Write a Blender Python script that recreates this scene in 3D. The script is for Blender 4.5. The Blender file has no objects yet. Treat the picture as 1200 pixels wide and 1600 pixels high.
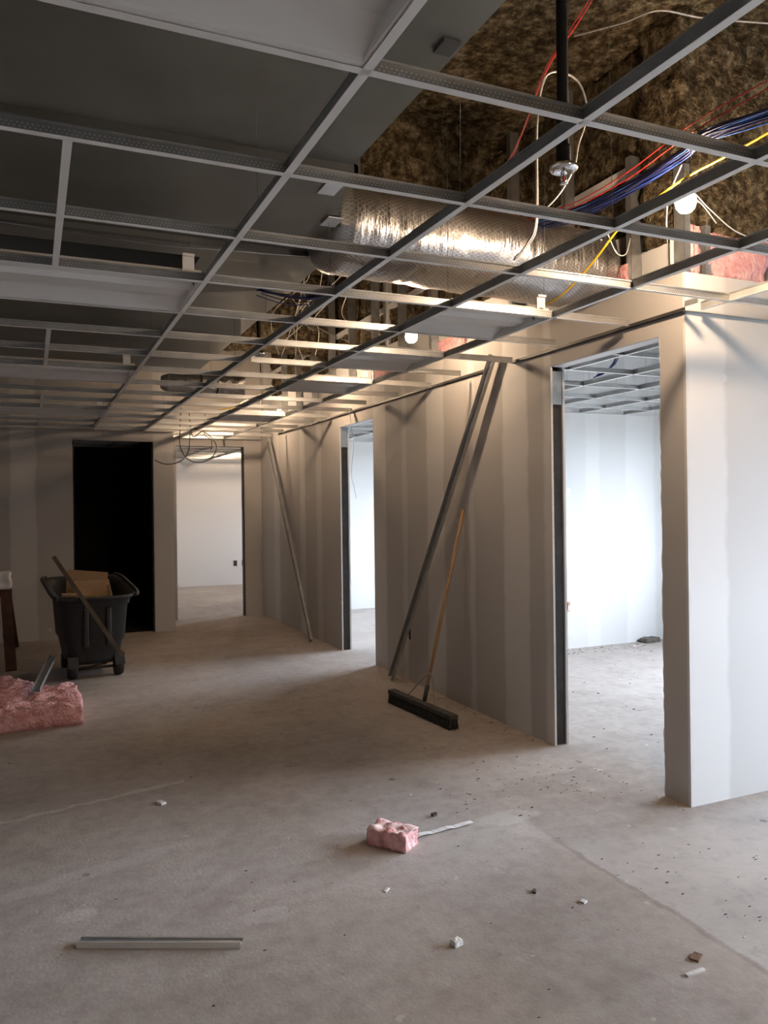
import bpy, bmesh, math, random
from mathutils import Vector, Matrix, noise as mn
random.seed(7)
sc = bpy.context.scene
col = sc.collection
PI = math.pi

# ------------------------------------------------------------------ camera
CH = 1.56                       # eye height
FPX = 1235.0                    # focal length in pixels of a 1200x1600 frame
YAW = math.atan2(552, FPX)
ROLL = 0.0125
cd = bpy.data.cameras.new('camera'); cam = bpy.data.objects.new('camera', cd); col.objects.link(cam)
cd.sensor_fit = 'VERTICAL'; cd.sensor_height = 24.0; cd.lens = FPX * 24.0 / 1600.0
cd.shift_y = -10 / 1600.0; cd.clip_start = 0.05; cd.clip_end = 200
r0 = Vector((math.cos(YAW), -math.sin(YAW), 0)); u0 = Vector((0, 0, 1)); fw = Vector((math.sin(YAW), math.cos(YAW), 0))
cr = r0 * math.cos(ROLL) - u0 * math.sin(ROLL); cu = r0 * math.sin(ROLL) + u0 * math.cos(ROLL)
m = Matrix((cr, cu, -fw)).transposed().to_4x4(); m.translation = (0, 0, CH)
cam.matrix_world = m
sc.camera = cam

# ------------------------------------------------------------------ sky and exposure
SKY = 41.0
BULB_POWER = 640.0
w = bpy.data.worlds.new('sky'); sc.world = w; w.use_nodes = True
bg = w.node_tree.nodes['Background']
bg.inputs['Color'].default_value = (0.785, 0.845, 1.0, 1); bg.inputs['Strength'].default_value = SKY
sc.view_settings.view_transform = 'Standard'; sc.view_settings.look = 'None'
sc.view_settings.gamma = 1.0; sc.view_settings.use_curve_mapping = False
sc.view_settings.exposure = 0.36
cy = sc.cycles; cy.max_bounces = 5; cy.diffuse_bounces = 4; cy.glossy_bounces = 3; cy.transmission_bounces = 2; cy.transparent_max_bounces = 6
cy.caustics_reflective = False; cy.caustics_refractive = False; cy.use_denoising = True; cy.sample_clamp_indirect = 8.0; cy.use_adaptive_sampling = True; cy.adaptive_threshold = .1; cy.adaptive_min_samples = 16

def portal(x, y, z, sx, sy, facing):
    """Guides sky light through a window opening; gives no light of its own."""
    l = bpy.data.lights.new('window_portal', 'AREA'); l.shape = 'RECTANGLE'; l.size = sx; l.size_y = sy
    l.cycles.is_portal = True
    o = bpy.data.objects.new('window_portal', l); col.objects.link(o); o.location = (x, y, z)
    o.rotation_euler = facing
    return o

# ------------------------------------------------------------------ mesh helpers
class MB:
    def __init__(s): s.v = []; s.f = []; s.m = []; s.sm = []
    def face(s, pts, mi=0, smooth=False):
        n = len(s.v); s.v += [tuple(p) for p in pts]; s.f.append(tuple(range(n, n + len(pts)))); s.m.append(mi); s.sm.append(smooth)
    def box(s, x0, x1, y0, y1, z0, z1, mi=0, mbot=None):
        n = len(s.v)
        s.v += [(x0,y0,z0),(x1,y0,z0),(x1,y1,z0),(x0,y1,z0),(x0,y0,z1),(x1,y0,z1),(x1,y1,z1),(x0,y1,z1)]
        for k, q in enumerate(((3,2,1,0),(4,5,6,7),(0,1,5,4),(1,2,6,5),(2,3,7,6),(3,0,4,7))):
            s.f.append(tuple(n + i for i in q)); s.m.append(mbot if (k == 0 and mbot is not None) else mi); s.sm.append(False)
        return s
    def bar(s, a, b, wd, th, up=(0,0,1), mi=0):
        """rectangular bar from a to b: wd across, th along 'up'"""
        a = Vector(a); b = Vector(b); d = (b - a).normalized(); up = Vector(up)
        x = d.cross(up).normalized(); y = x.cross(d).normalized()
        n = len(s.v)
        for p in (a, b):
            for sx, sy in ((-1,-1),(1,-1),(1,1),(-1,1)): s.v.append(tuple(p + x*sx*wd/2 + y*sy*th/2))
        for q in ((3,2,1,0),(4,5,6,7),(0,1,5,4),(1,2,6,5),(2,3,7,6),(3,0,4,7)):
            s.f.append(tuple(n + i for i in q)); s.m.append(mi); s.sm.append(False)
        return s
    def tube(s, pts, r, seg=8, mi=0, caps=True):
        pts = [Vector(p) for p in pts]; n0 = len(s.v); N = len(pts)
        rs = r if isinstance(r, (list, tuple)) else [r] * N
        prev = None
        for i, p in enumerate(pts):
            d = (pts[min(i+1, N-1)] - pts[max(i-1, 0)]).normalized()
            if prev is None:
                ax = Vector((0,0,1)) if abs(d.z) < .9 else Vector((1,0,0)); x = d.cross(ax).normalized()
            else: x = (prev - d * prev.dot(d)).normalized()
            prev = x; y = d.cross(x)
            for k in range(seg):
                a = 2*PI*k/seg; s.v.append(tuple(p + (x*math.cos(a) + y*math.sin(a)) * rs[i]))
        for i in range(N-1):
            for k in range(seg):
                a = n0+i*seg+k; b = n0+i*seg+(k+1) % seg
                s.f.append((a, b, b+seg, a+seg)); s.m.append(mi); s.sm.append(True)
        if caps:
            s.f.append(tuple(n0+k for k in reversed(range(seg)))); s.m.append(mi); s.sm.append(False)
            s.f.append(tuple(n0+(N-1)*seg+k for k in range(seg))); s.m.append(mi); s.sm.append(False)
        return s
    def lathe(s, prof, c=(0,0,0), seg=20, mi=0):
        """prof: list of (radius, z)"""
        n0 = len(s.v)
        for r, z in prof:
            for k in range(seg):
                a = 2*PI*k/seg; s.v.append((c[0]+r*math.cos(a), c[1]+r*math.sin(a), c[2]+z))
        for i in range(len(prof)-1):
            for k in range(seg):
                a = n0+i*seg+k; b = n0+i*seg+(k+1) % seg
                s.f.append((a, b, b+seg, a+seg)); s.m.append(mi); s.sm.append(True)
        s.f.append(tuple(n0+k for k in reversed(range(seg)))); s.m.append(mi); s.sm.append(False)
        s.f.append(tuple(n0+(len(prof)-1)*seg+k for k in range(seg))); s.m.append(mi); s.sm.append(False)
        return s
    def prism(s, prof, x0, x1, mi=0, axis='x'):
        """closed outline of (u, z) extruded along an axis; u is the other ground axis"""
        n = len(prof); n0 = len(s.v)
        for xx in (x0, x1):
            for u, z in prof: s.v.append((xx, u, z) if axis == 'x' else (u, xx, z))
        for k in range(n):
            s.f.append((n0+k, n0+(k+1) % n, n0+n+(k+1) % n, n0+n+k)); s.m.append(mi); s.sm.append(False)
        s.f.append(tuple(n0+k for k in reversed(range(n)))); s.m.append(mi); s.sm.append(False)
        s.f.append(tuple(n0+n+k for k in range(n))); s.m.append(mi); s.sm.append(False)
        return s
    def mesh(s, name, mats):
        me = bpy.data.meshes.new(name); me.from_pydata(s.v, [], s.f)
        for mt in (mats if isinstance(mats, (list, tuple)) else [mats]): me.materials.append(mt)
        me.polygons.foreach_set('material_index', s.m); me.polygons.foreach_set('use_smooth', s.sm)
        bm = bmesh.new(); bm.from_mesh(me); bmesh.ops.recalc_face_normals(bm, faces=bm.faces); bm.to_mesh(me); bm.free()
        me.update(); return me
    def build(s, name, mats, parent=None, loc=(0,0,0), rot=(0,0,0)):
        return link(name, s.mesh(name, mats), parent, loc, rot)

def link(name, me, parent=None, loc=(0,0,0), rot=(0,0,0)):
    o = bpy.data.objects.new(name, me); col.objects.link(o); o.location = loc; o.rotation_euler = rot
    if parent is not None: o.parent = parent
    return o
def tag(o, label=None, cat=None, group=None, kind=None):
    if label: o['label'] = label
    if cat: o['category'] = cat
    if group: o['group'] = group
    if kind: o['kind'] = kind
    return o
def empty(name, loc=(0,0,0), rot=(0,0,0)):
    o = bpy.data.objects.new(name, None); col.objects.link(o); o.location = loc; o.rotation_euler = rot
    o.empty_display_size = .1
    return o
def copy_tree(o, parent=None):
    c = o.copy(); col.objects.link(c); c.parent = parent
    for ch in list(o.children): copy_tree(ch, c)
    return c
def bevel(o, wd, seg=2):
    b = o.modifiers.new('bevel', 'BEVEL'); b.width = wd; b.segments = seg; b.limit_method = 'ANGLE'; b.angle_limit = .6
    return o
def lumpy(dx, dy, dz, cell, amp, freq, seed, open_under=False):
    """a soft block dx x dy x dz standing on z=0, its skin pushed about by noise"""
    bm = bmesh.new()
    nx, ny, nz = max(2, int(dx/cell)), max(2, int(dy/cell)), max(2, int(dz/cell))
    vs = {}
    def V(i, j, k):
        key = (i, j, k)
        if key not in vs: vs[key] = bm.verts.new((dx*(i/nx-.5), dy*(j/ny-.5), dz*k/nz))
        return vs[key]
    for i in range(nx):
        for j in range(ny):
            for k in (0, nz): bm.faces.new([V(i,j,k),V(i+1,j,k),V(i+1,j+1,k),V(i,j+1,k)])
    for i in range(nx):
        for k in range(nz):
            for j in (0, ny): bm.faces.new([V(i,j,k),V(i+1,j,k),V(i+1,j,k+1),V(i,j,k+1)])
    for j in range(ny):
        for k in range(nz):
            for i in (0, nx): bm.faces.new([V(i,j,k),V(i,j+1,k),V(i,j+1,k+1),V(i,j,k+1)])
    bmesh.ops.recalc_face_normals(bm, faces=bm.faces); bm.normal_update()
    off = Vector((seed*3.1, seed*1.7, seed*.9))
    for v in bm.verts:
        p = v.co * freq + off
        d = amp * (mn.noise(p) + .55*mn.noise(p*2.3) + .3*mn.noise(p*5.1))
        if v.co.z < dz*.02: d = min(d, 0) * .4; n = Vector((v.normal.x, v.normal.y, 0))
        else: n = v.normal
        v.co += n * d
        v.co.z = max(v.co.z, 0)
    for f in bm.faces: f.smooth = True
    return bm
def bm_obj(name, bm, mat, parent=None, loc=(0,0,0), rot=(0,0,0)):
    me = bpy.data.meshes.new(name); bm.to_mesh(me); bm.free(); me.materials.append(mat)
    return link(name, me, parent, loc, rot)
def spline(pts, n=8):
    """smooth polyline through pts (Catmull-Rom)"""
    P = [Vector(p) for p in pts]; out = []
    for i in range(len(P)-1):
        a, b, c, d = P[max(i-1,0)], P[i], P[i+1], P[min(i+2,len(P)-1)]
        for k in range(n):
            t = k/n
            out.append(.5*((2*b)+(c-a)*t+(2*a-5*b+4*c-d)*t*t+(3*b-a-3*c+d)*t**3))
    out.append(P[-1]); return out

# ------------------------------------------------------------------ materials
def mat(name, colr=(.8,.8,.8), rough=.7, metal=0.0, spec=.5):
    mt = bpy.data.materials.new(name); mt.use_nodes = True
    b = mt.node_tree.nodes['Principled BSDF']
    b.inputs['Base Color'].default_value = (*colr, 1); b.inputs['Roughness'].default_value = rough
    b.inputs['Metallic'].default_value = metal; b.inputs['Specular IOR Level'].default_value = spec
    return mt
class NT:
    def __init__(s, mt): s.t = mt.node_tree; s.n = s.t.nodes; s.l = s.t.links; s.b = s.n['Principled BSDF']
    def new(s, typ, **kw):
        nd = s.n.new(typ)
        for k, v in kw.items(): setattr(nd, k, v)
        return nd
    def obj(s):
        return s.new('ShaderNodeTexCoord').outputs['Object']
    def noise(s, scale, detail=4, rough=.55, vec=None):
        nd = s.new('ShaderNodeTexNoise'); nd.inputs['Scale'].default_value = scale; nd.inputs['Detail'].default_value = detail
        nd.inputs['Roughness'].default_value = rough; s.l.new(vec if vec is not None else s.obj(), nd.inputs['Vector']); return nd.outputs['Fac']
    def math(s, op, a, b=None, c=None, clamp=False):
        nd = s.new('ShaderNodeMath', operation=op); nd.use_clamp = clamp
        for i, x in enumerate((a, b, c)):
            if x is None: continue
            if isinstance(x, (int, float)): nd.inputs[i].default_value = x
            else: s.l.new(x, nd.inputs[i])
        return nd.outputs[0]
    def xyz(s, vec=None):
        nd = s.new('ShaderNodeSeparateXYZ'); s.l.new(vec if vec is not None else s.obj(), nd.inputs[0]); return nd.outputs
    def ramp(s, fac, stops):
        nd = s.new('ShaderNodeValToRGB'); s.l.new(fac, nd.inputs[0]); e = nd.color_ramp.elements
        while len(e) < len(stops): e.new(.5)
        for i, (p, c) in enumerate(stops):
            e[i].position = p; e[i].color = (*c, 1) if len(c) == 3 else c
        return nd.outputs['Color']
    def mix(s, fac, a, b, blend='MIX'):
        nd = s.new('ShaderNodeMix', data_type='RGBA', blend_type=blend)
        for i, x in ((0, fac), (6, a), (7, b)):
            if isinstance(x, (int, float)): nd.inputs[i].default_value = x
            elif isinstance(x, tuple): nd.inputs[i].default_value = (*x, 1)
            else: s.l.new(x, nd.inputs[i])
        return nd.outputs[2]
    def bump(s, h, strength=.3, dist=.01):
        nd = s.new('ShaderNodeBump'); nd.inputs['Strength'].default_value = strength; nd.inputs['Distance'].default_value = dist
        s.l.new(h, nd.inputs['Height']); s.l.new(nd.outputs[0], s.b.inputs['Normal'])
    def color(s, c): s.l.new(c, s.b.inputs['Base Color'])
def g(v): return (v, v, v)

def noisy(name, c1, c2, scale, rough=.8, bump=.3, bscale=None, dist=.004, metal=0.0, detail=5, spec=.5):
    mt = mat(name, c1, rough, metal, spec); t = NT(mt)
    t.color(t.ramp(t.noise(scale, detail), [(.32, c1), (.68, c2)]))
    if bump: t.bump(t.noise(bscale or scale*4, 4), bump, dist)
    return mt

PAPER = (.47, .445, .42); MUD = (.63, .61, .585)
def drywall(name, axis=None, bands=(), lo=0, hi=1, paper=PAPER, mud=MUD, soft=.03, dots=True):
    """gypsum paper with lighter strips of joint compound at the given places along one axis"""
    mt = mat(name, paper, .86, 0, .25); t = NT(mt)
    vec = t.obj(); ch = t.xyz(vec)
    big = t.noise(1.1, 3, .5, vec)
    fac = None
    if axis is not None and bands:
        wob = t.noise(5.0, 3, .6, vec)
        cc = t.math('MULTIPLY_ADD', wob, .07, ch['XYZ'.index(axis)])
        cc = t.math('SUBTRACT', cc, .035); r = None
        for a, b, k in bands:
            p = t.math('MULTIPLY', t.math('MULTIPLY_ADD', t.math('ABSOLUTE', t.math('SUBTRACT', cc, (a+b)/2)), -1/soft, (b-a)/2/soft + .5, clamp=True), k)
            r = p if r is None else t.math('MAXIMUM', r, p)
        fac = t.math('MULTIPLY', r, t.math('MULTIPLY_ADD', big, .5, .62, clamp=True))
    if dots:
        vo = t.new('ShaderNodeTexVoronoi'); vo.inputs['Scale'].default_value = 2.1; t.l.new(vec, vo.inputs['Vector'])
        d = t.math('MULTIPLY', t.math('LESS_THAN', vo.outputs['Distance'], .055), .7)
        fac = d if fac is None else t.math('MAXIMUM', fac, d)
    base = t.mix(t.math('MULTIPLY', big, .35), paper, tuple(x*.84 for x in paper))
    t.color(t.mix(fac, base, mud) if fac is not None else base)
    t.bump(t.noise(90, 3, .6, vec), .12, .002)
    return mt

Y_BANDS = [(6.8,7.09,.8),(6.34,6.44,.6),(5.65,5.95,.85),(5.17,5.25,.7),(4.46,4.77,1.0),(4.2,4.28,.8),
           (10.3,10.55,.7),(9.2,9.4,.8),(8.6,8.78,.7)]
M = {}
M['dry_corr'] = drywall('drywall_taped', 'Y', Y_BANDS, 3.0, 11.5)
M['dry_ret'] = drywall('drywall_return', 'X', [(3.06,3.33,.8),(4.4,4.7,.8),(5.6,5.9,.8)], 3.0, 7.1, paper=(.56,.55,.535), mud=(.68,.67,.655))
M['dry_back'] = drywall('drywall_back', 'X', [(-.9,-.62,.7),(-.22,.06,.8),(1.42,1.67,.7),(2.8,3.06,.5)], -1.5, 3.1)
M['dry_room'] = drywall('drywall_room', 'X', [(3.9,4.2,.5),(5.5,5.68,.35),(6.05,6.45,.5)], 3.1, 7.1, paper=(.58,.57,.555), mud=(.70,.695,.685))
M['dry_plain'] = drywall('drywall_plain', paper=(.55,.53,.51))
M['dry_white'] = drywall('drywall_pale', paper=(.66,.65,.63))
M['unlit_shade'] = noisy('unlit_shade', (.014,.012,.010), (.022,.019,.016), 2, .9, .1)  # lack of light in the left room, painted as near-black
M['gyp_edge'] = noisy('gypsum_core', (.62,.60,.57), (.74,.72,.69), 30, .95, .4)
M['galv'] = noisy('galvanised_steel', (.42,.43,.43), (.56,.57,.57), 14, .38, .05, metal=.85)
M['runner_web'] = noisy('runner_web', (.30,.30,.29), (.40,.40,.385), 7, .45, .05, metal=.35)
M['stud_dark'] = noisy('dark_stud_steel', (.030,.028,.027), (.055,.050,.047), 9, .5, .1, metal=.4)
M['white_paint'] = mat('white_painted_steel', (.74,.725,.70), .42)
M['troffer'] = noisy('white_enamel', (.66,.645,.62), (.70,.685,.66), 3, .38, 0)
M['duct'] = noisy('duct_sheet', (.20,.205,.19), (.28,.285,.262), 1.6, .46, .1, 3, .006, metal=.7)
M['duct_seam'] = mat('duct_seam', (.13,.135,.13), .5, .7)
M['tape'] = mat('bright_tape', (.72,.76,.80), .35, .2)
M['black_pipe'] = noisy('black_steel_pipe', (.008,.008,.008), (.014,.0135,.013), 20, .8, .1, metal=0, spec=.2)
M['chrome'] = mat('chrome', (.75,.77,.80), .18, 1)
M['red_glass'] = mat('red_liquid_bulb', (.75,.07,.03), .2)
M['mc'] = noisy('armoured_cable', (.50,.49,.46), (.66,.64,.60), 60, .45, .4, 160, .002, metal=.5)
M['white_wire'] = mat('white_wire', (.70,.68,.64), .5)
M['blue_a'] = mat('blue_jacket', (.010,.028,.17), .42); M['blue_b'] = mat('navy_jacket', (.008,.012,.06), .45)
M['blue_c'] = mat('light_blue_jacket', (.03,.10,.36), .4)
M['red'] = mat('red_jacket', (.42,.02,.015), .45); M['yellow'] = mat('yellow_jacket', (.80,.50,.02), .45)
M['black_rubber'] = noisy('black_rubber', (.012,.012,.012), (.022,.022,.022), 40, .75, .2)
M['cart'] = noisy('charcoal_plastic', (.017,.019,.020), (.025,.027,.028), 30, .58, .2, 120, .002)
M['cardboard'] = noisy('cardboard', (.27,.165,.085), (.34,.215,.115), 6, .9, .1)
M['wood_dark'] = noisy('stained_board', (.055,.024,.016), (.10,.045,.028), 7, .8, .2)
M['grey_wood'] = noisy('weathered_batten', (.085,.068,.055), (.13,.105,.085), 9, .8, .2)
M['wood'] = noisy('raw_wood', (.30,.20,.115), (.42,.29,.17), 9, .75, .2)
M['handle'] = noisy('varnished_handle', (.30,.165,.07), (.40,.235,.105), 12, .42, .1)
M['bristle'] = noisy('dusty_bristle', (.028,.026,.024), (.075,.068,.06), 60, .95, .8, 220, .006)
M['broom_block'] = noisy('broom_block', (.040,.037,.035), (.085,.078,.07), 25, .85, .2)
M['pink'] = noisy('pink_fibreglass', (.66,.295,.295), (.85,.535,.525), 16, 1.0, .9, 45, .02, spec=.05)
M['kraft'] = noisy('paper_facing', (.72,.47,.43), (.86,.68,.63), 14, .9, .4)
M['paper_white'] = noisy('white_paper', (.70,.69,.68), (.80,.79,.78), 20, .85, .2)
M['gyp_bit'] = noisy('gypsum_scrap', (.62,.60,.57), (.74,.72,.69), 25, .95, .4)
M['brown_bit'] = noisy('brown_scrap', (.14,.075,.045), (.22,.13,.08), 25, .9, .3)
M['dark_bit'] = noisy('dark_scrap', (.06,.052,.045), (.14,.12,.10), 25, .9, .3)
M['steel_brace'] = mat('brace_wire', (.35,.24,.20), .45, .6)
M['box_orange'] = mat('outlet_box', (.42,.20,.13), .6); M['outlet_dark'] = mat('outlet_hole', (.02,.018,.016), .8)
M['ground'] = noisy('outside_ground', (.22,.22,.20), (.30,.29,.27), .6, .95, 0)
M['frame'] = mat('window_frame', (.30,.31,.32), .5, .4)

# spray-on fireproofing
mt = mat('spray_fireproofing', (.2,.15,.09), 1.0, 0, .05); t = NT(mt); vec = t.obj()
c = t.ramp(t.noise(15, 4, .75, vec), [(.34, (.022,.016,.010)), (.47, (.095,.071,.040)), (.58, (.25,.198,.118)), (.72, (.46,.39,.27))])
big = t.noise(.9, 3, .5, vec)
t.color(t.mix(t.math('MULTIPLY', big, .45), c, (.075,.048,.028)))
t.bump(t.noise(24, 4, .7, vec), 1.0, .06); M['spray'] = mt

# crumpled foil with a scrim of fine threads
mt = mat('foil_wrap', (.80,.80,.80), .32, 1.0); t = NT(mt)
uv = t.new('ShaderNodeUVMap').outputs[0]; ch = t.xyz(uv)
def threads(t, a, pitch, wdt):
    f = t.math('FRACT', t.math('DIVIDE', a, pitch)); return t.math('LESS_THAN', f, wdt)
s1 = t.math('ADD', ch[0], t.math('MULTIPLY', ch[1], 1.7)); s2 = t.math('SUBTRACT', ch[0], t.math('MULTIPLY', ch[1], 1.7))
scr = t.math('MAXIMUM', threads(t, s1, .036, .2), threads(t, s2, .036, .2))
cmb = t.new('ShaderNodeCombineXYZ'); t.l.new(t.math('MULTIPLY', ch[0], 26), cmb.inputs[0]); t.l.new(t.math('MULTIPLY', ch[1], 5), cmb.inputs[1])
wr = t.noise(1.0, 3, .6, cmb.outputs[0]); fine = t.noise(30, 2)
hgt = t.math('ADD', t.math('ADD', t.math('MULTIPLY', wr, .85), t.math('MULTIPLY', scr, .09)), t.math('MULTIPLY', fine, .10))
t.color(t.mix(t.math('MULTIPLY', scr, .55), (.46,.44,.43), (.92,.91,.90)))
t.bump(hgt, .6, .02); M['foil'] = mt

# ceiling tee: punched web
mt = mat('punched_web', (.45,.455,.45), .36, .85); t = NT(mt); ch = t.xyz()
zz = ch[2]
def dots(ph, zc):
    u = t.math('FRACT', t.math('ADD', t.math('DIVIDE', ch[0], .0125), ph))
    du = t.math('MULTIPLY', t.math('SUBTRACT', u, .5), .0125); dz = t.math('SUBTRACT', zz, zc)
    d2 = t.math('ADD', t.math('MULTIPLY', du, du), t.math('MULTIPLY', dz, dz))
    return t.math('LESS_THAN', d2, .0024**2)
dd = t.math('MAXIMUM', dots(0, .0125), dots(.5, .0215))
t.color(t.mix(dd, t.ramp(t.noise(9), [(.3, (.36,.362,.355)), (.7, (.52,.522,.515))]), (.80,.80,.78)))
t.bump(dd, .6, .004); M['tee_web'] = mt

# concrete floor
mt = mat('concrete_floor', (.4,.37,.34), .84, 0, .3); t = NT(mt); vec = t.obj(); ch = t.xyz(vec)
n1 = t.noise(.75, 5, .6, vec); n2 = t.noise(4.2, 6, .62, vec); n3 = t.noise(38, 4, .6, vec)
c = t.ramp(n1, [(.34, (.308,.262,.230)), (.66, (.432,.384,.348))])
c = t.mix(t.math('MULTIPLY', t.ramp(n2, [(.42, g(0)), (.72, g(1))]), .35), c, (.53,.475,.43))
c = t.mix(t.math('MULTIPLY', t.ramp(n2, [(.28, g(1)), (.44, g(0))]), .35), c, (.235,.19,.16))
wob = t.math('MULTIPLY_ADD', t.noise(6, 5, .65, vec), .08, ch[0])
newer = t.math('MULTIPLY', t.math('MULTIPLY_ADD', wob, 25, -25*2.225, clamp=True), t.math('MULTIPLY_ADD', ch[1], -1.6, 1.6*3.5, clamp=True))
c = t.mix(t.math('MULTIPLY', newer, .75), c, t.ramp(t.noise(2.6, 5, .6, vec), [(.35, (.385,.375,.37)), (.66, (.52,.51,.505))]))
edge = t.math('MULTIPLY', t.math('MULTIPLY', newer, t.math('SUBTRACT', 1.0, newer)), 2.6)
c = t.mix(edge, c, (.20,.155,.125))
# white filled crack and plaster smears
ln = t.math('SUBTRACT', t.math('MULTIPLY_ADD', t.noise(7, 4, .6, vec), .14, ch[1]), t.math('MULTIPLY_ADD', ch[0], .24, 4.49))
crack = t.math('MULTIPLY', t.math('LESS_THAN', t.math('ABSOLUTE', ln), t.math('MULTIPLY_ADD', n2, .07, -.018)), t.math('LESS_THAN', ch[0], .78))
c = t.mix(t.math('MULTIPLY', crack, .6), c, (.62,.595,.57))
def blotch(cx, cy, rx, ry, k, colr, c, nz=9.0, amp=1.0, rot=0.0):
    x = t.math('SUBTRACT', ch[0], cx); y = t.math('SUBTRACT', ch[1], cy)
    if rot:
        x2 = t.math('ADD', t.math('MULTIPLY', x, math.cos(rot)), t.math('MULTIPLY', y, math.sin(rot)))
        y = t.math('SUBTRACT', t.math('MULTIPLY', y, math.cos(rot)), t.math('MULTIPLY', x, math.sin(rot))); x = x2
    x = t.math('DIVIDE', x, rx); y = t.math('DIVIDE', y, ry)
    d = t.math('ADD', t.math('MULTIPLY', x, x), t.math('MULTIPLY', y, y))
    d = t.math('MULTIPLY_ADD', t.noise(nz, 5, .65, vec), -2.4*amp, t.math('ADD', d, 1.2*amp))
    f = t.math('MULTIPLY', t.math('MULTIPLY_ADD', d, -2.2, 2.2, clamp=True), k)
    return t.mix(f, c, colr)
c = blotch(.14, 3.26, .085, .055, .5, (.60,.57,.545), c, 16, .5)
c = blotch(.22, 3.62, .46, .07, .35, (.54,.505,.475), c, 7, .9, .28)
c = blotch(.80, 2.95, .12, .06, .3, (.55,.515,.485), c, 14, .8)
c = blotch(2.15, 3.35, .20, .09, .35, (.56,.53,.50), c, 9, .8)
c = blotch(2.75, 2.6, .50, .30, .35, (.56,.54,.525), c, 5, 1)
c = blotch(2.75, 3.65, .60, .16, .45, (.25,.215,.19), c, 8, 1.1)
# pits and scuffs
vo = t.new('ShaderNodeTexVoronoi'); vo.inputs['Scale'].default_value = 4.3; t.l.new(vec, vo.inputs['Vector'])
rnd = t.xyz(vo.outputs['Color'])
pit = t.math('MULTIPLY', t.math('LESS_THAN', vo.outputs['Distance'], t.math('MULTIPLY', rnd[0], .085)), t.math('GREATER_THAN', rnd[1], .45))
c = t.mix(t.math('MULTIPLY', pit, .7), c, (.13,.11,.10))
vo2 = t.new('ShaderNodeTexVoronoi'); vo2.inputs['Scale'].default_value = 17; t.l.new(vec, vo2.inputs['Vector'])
r2 = t.xyz(vo2.outputs['Color'])
pit2 = t.math('MULTIPLY', t.math('LESS_THAN', vo2.outputs['Distance'], t.math('MULTIPLY', r2[0], .16)), t.math('GREATER_THAN', r2[1], .72))
c = t.mix(t.math('MULTIPLY', pit2, .45), c, (.19,.165,.15))
n4 = t.noise(13, 5, .7, vec)
vo3 = t.new('ShaderNodeTexVoronoi'); vo3.inputs['Scale'].default_value = 8.5; t.l.new(t.math('ADD', 0, 0), vo3.inputs['W']) if False else None
dv = t.new('ShaderNodeVectorMath', operation='ADD'); t.l.new(vec, dv.inputs[0]); nz = t.new('ShaderNodeTexNoise'); nz.inputs['Scale'].default_value = 20; t.l.new(vec, nz.inputs['Vector'])
sv = t.new('ShaderNodeVectorMath', operation='SCALE'); sv.inputs['Scale'].default_value = .07; t.l.new(nz.outputs['Color'], sv.inputs[0]); t.l.new(sv.outputs[0], dv.inputs[1]); t.l.new(dv.outputs[0], vo3.inputs['Vector'])
r3 = t.xyz(vo3.outputs['Color'])
fleck = t.math('MULTIPLY', t.math('LESS_THAN', vo3.outputs['Distance'], t.math('MULTIPLY', r3[0], .15)), t.math('GREATER_THAN', r3[1], .68))
c = t.mix(t.math('MULTIPLY', fleck, .45), c, (.62,.585,.55))
c = t.mix(t.math('MULTIPLY', t.ramp(n4, [(.42, g(0)), (.72, g(1))]), .30), c, (.56,.52,.48))
c = t.mix(t.math('MULTIPLY', t.ramp(n4, [(.28, g(1)), (.48, g(0))]), .30), c, (.23,.195,.17))
t.color(t.mix(t.math('MULTIPLY', n3, .25), c, (.24,.215,.20)))
rough_side = t.math('MULTIPLY_ADD', newer, -.65, 1.0)
h = t.math('ADD', t.math('MULTIPLY', t.math('MULTIPLY', t.noise(62, 3, .62, vec), t.math('MULTIPLY_ADD', n2, 2.2, -.45)), rough_side), t.math('MULTIPLY', t.math('ADD', pit, pit2), -.7))
h = t.math('ADD', h, t.math('MULTIPLY', newer, -.5))
t.bump(h, .26, .007); M['floor'] = mt

# lit filament bulb
mt = bpy.data.materials.new('lit_bulb'); mt.use_nodes = True; nt = mt.node_tree; nt.nodes.clear()
em = nt.nodes.new('ShaderNodeEmission'); ou = nt.nodes.new('ShaderNodeOutputMaterial')
em.inputs['Color'].default_value = (1.0, .72, .48, 1); em.inputs['Strength'].default_value = BULB_POWER
nt.links.new(em.outputs[0], ou.inputs[0]); M['bulb'] = mt
mt = mt.copy(); mt.name = 'lit_bulb_small'; mt.node_tree.nodes['Emission'].inputs['Strength'].default_value = BULB_POWER*.48; M['bulb_small'] = mt
# window pane: thin clear glass
mt = bpy.data.materials.new('window_pane'); mt.use_nodes = True; nt = mt.node_tree; nt.nodes.clear()
tr = nt.nodes.new('ShaderNodeBsdfTransparent'); gl = nt.nodes.new('ShaderNodeBsdfGlossy'); mx = nt.nodes.new('ShaderNodeMixShader'); ou = nt.nodes.new('ShaderNodeOutputMaterial')
tr.inputs[0].default_value = (.93,.96,.96,1); gl.inputs['Roughness'].default_value = .02; mx.inputs[0].default_value = .06
nt.links.new(tr.outputs[0], mx.inputs[1]); nt.links.new(gl.outputs[0], mx.inputs[2]); nt.links.new(mx.outputs[0], ou.inputs[0]); M['pane'] = mt

# ------------------------------------------------------------------ the setting
ZD = 4.16                      # underside of the deck
ZG = 2.532                     # ceiling grid
XW = 3.06                      # face of the corridor wall
XO = 7.0                       # outer wall with the windows
def struct(o): o['kind'] = 'structure'; return o

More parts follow.
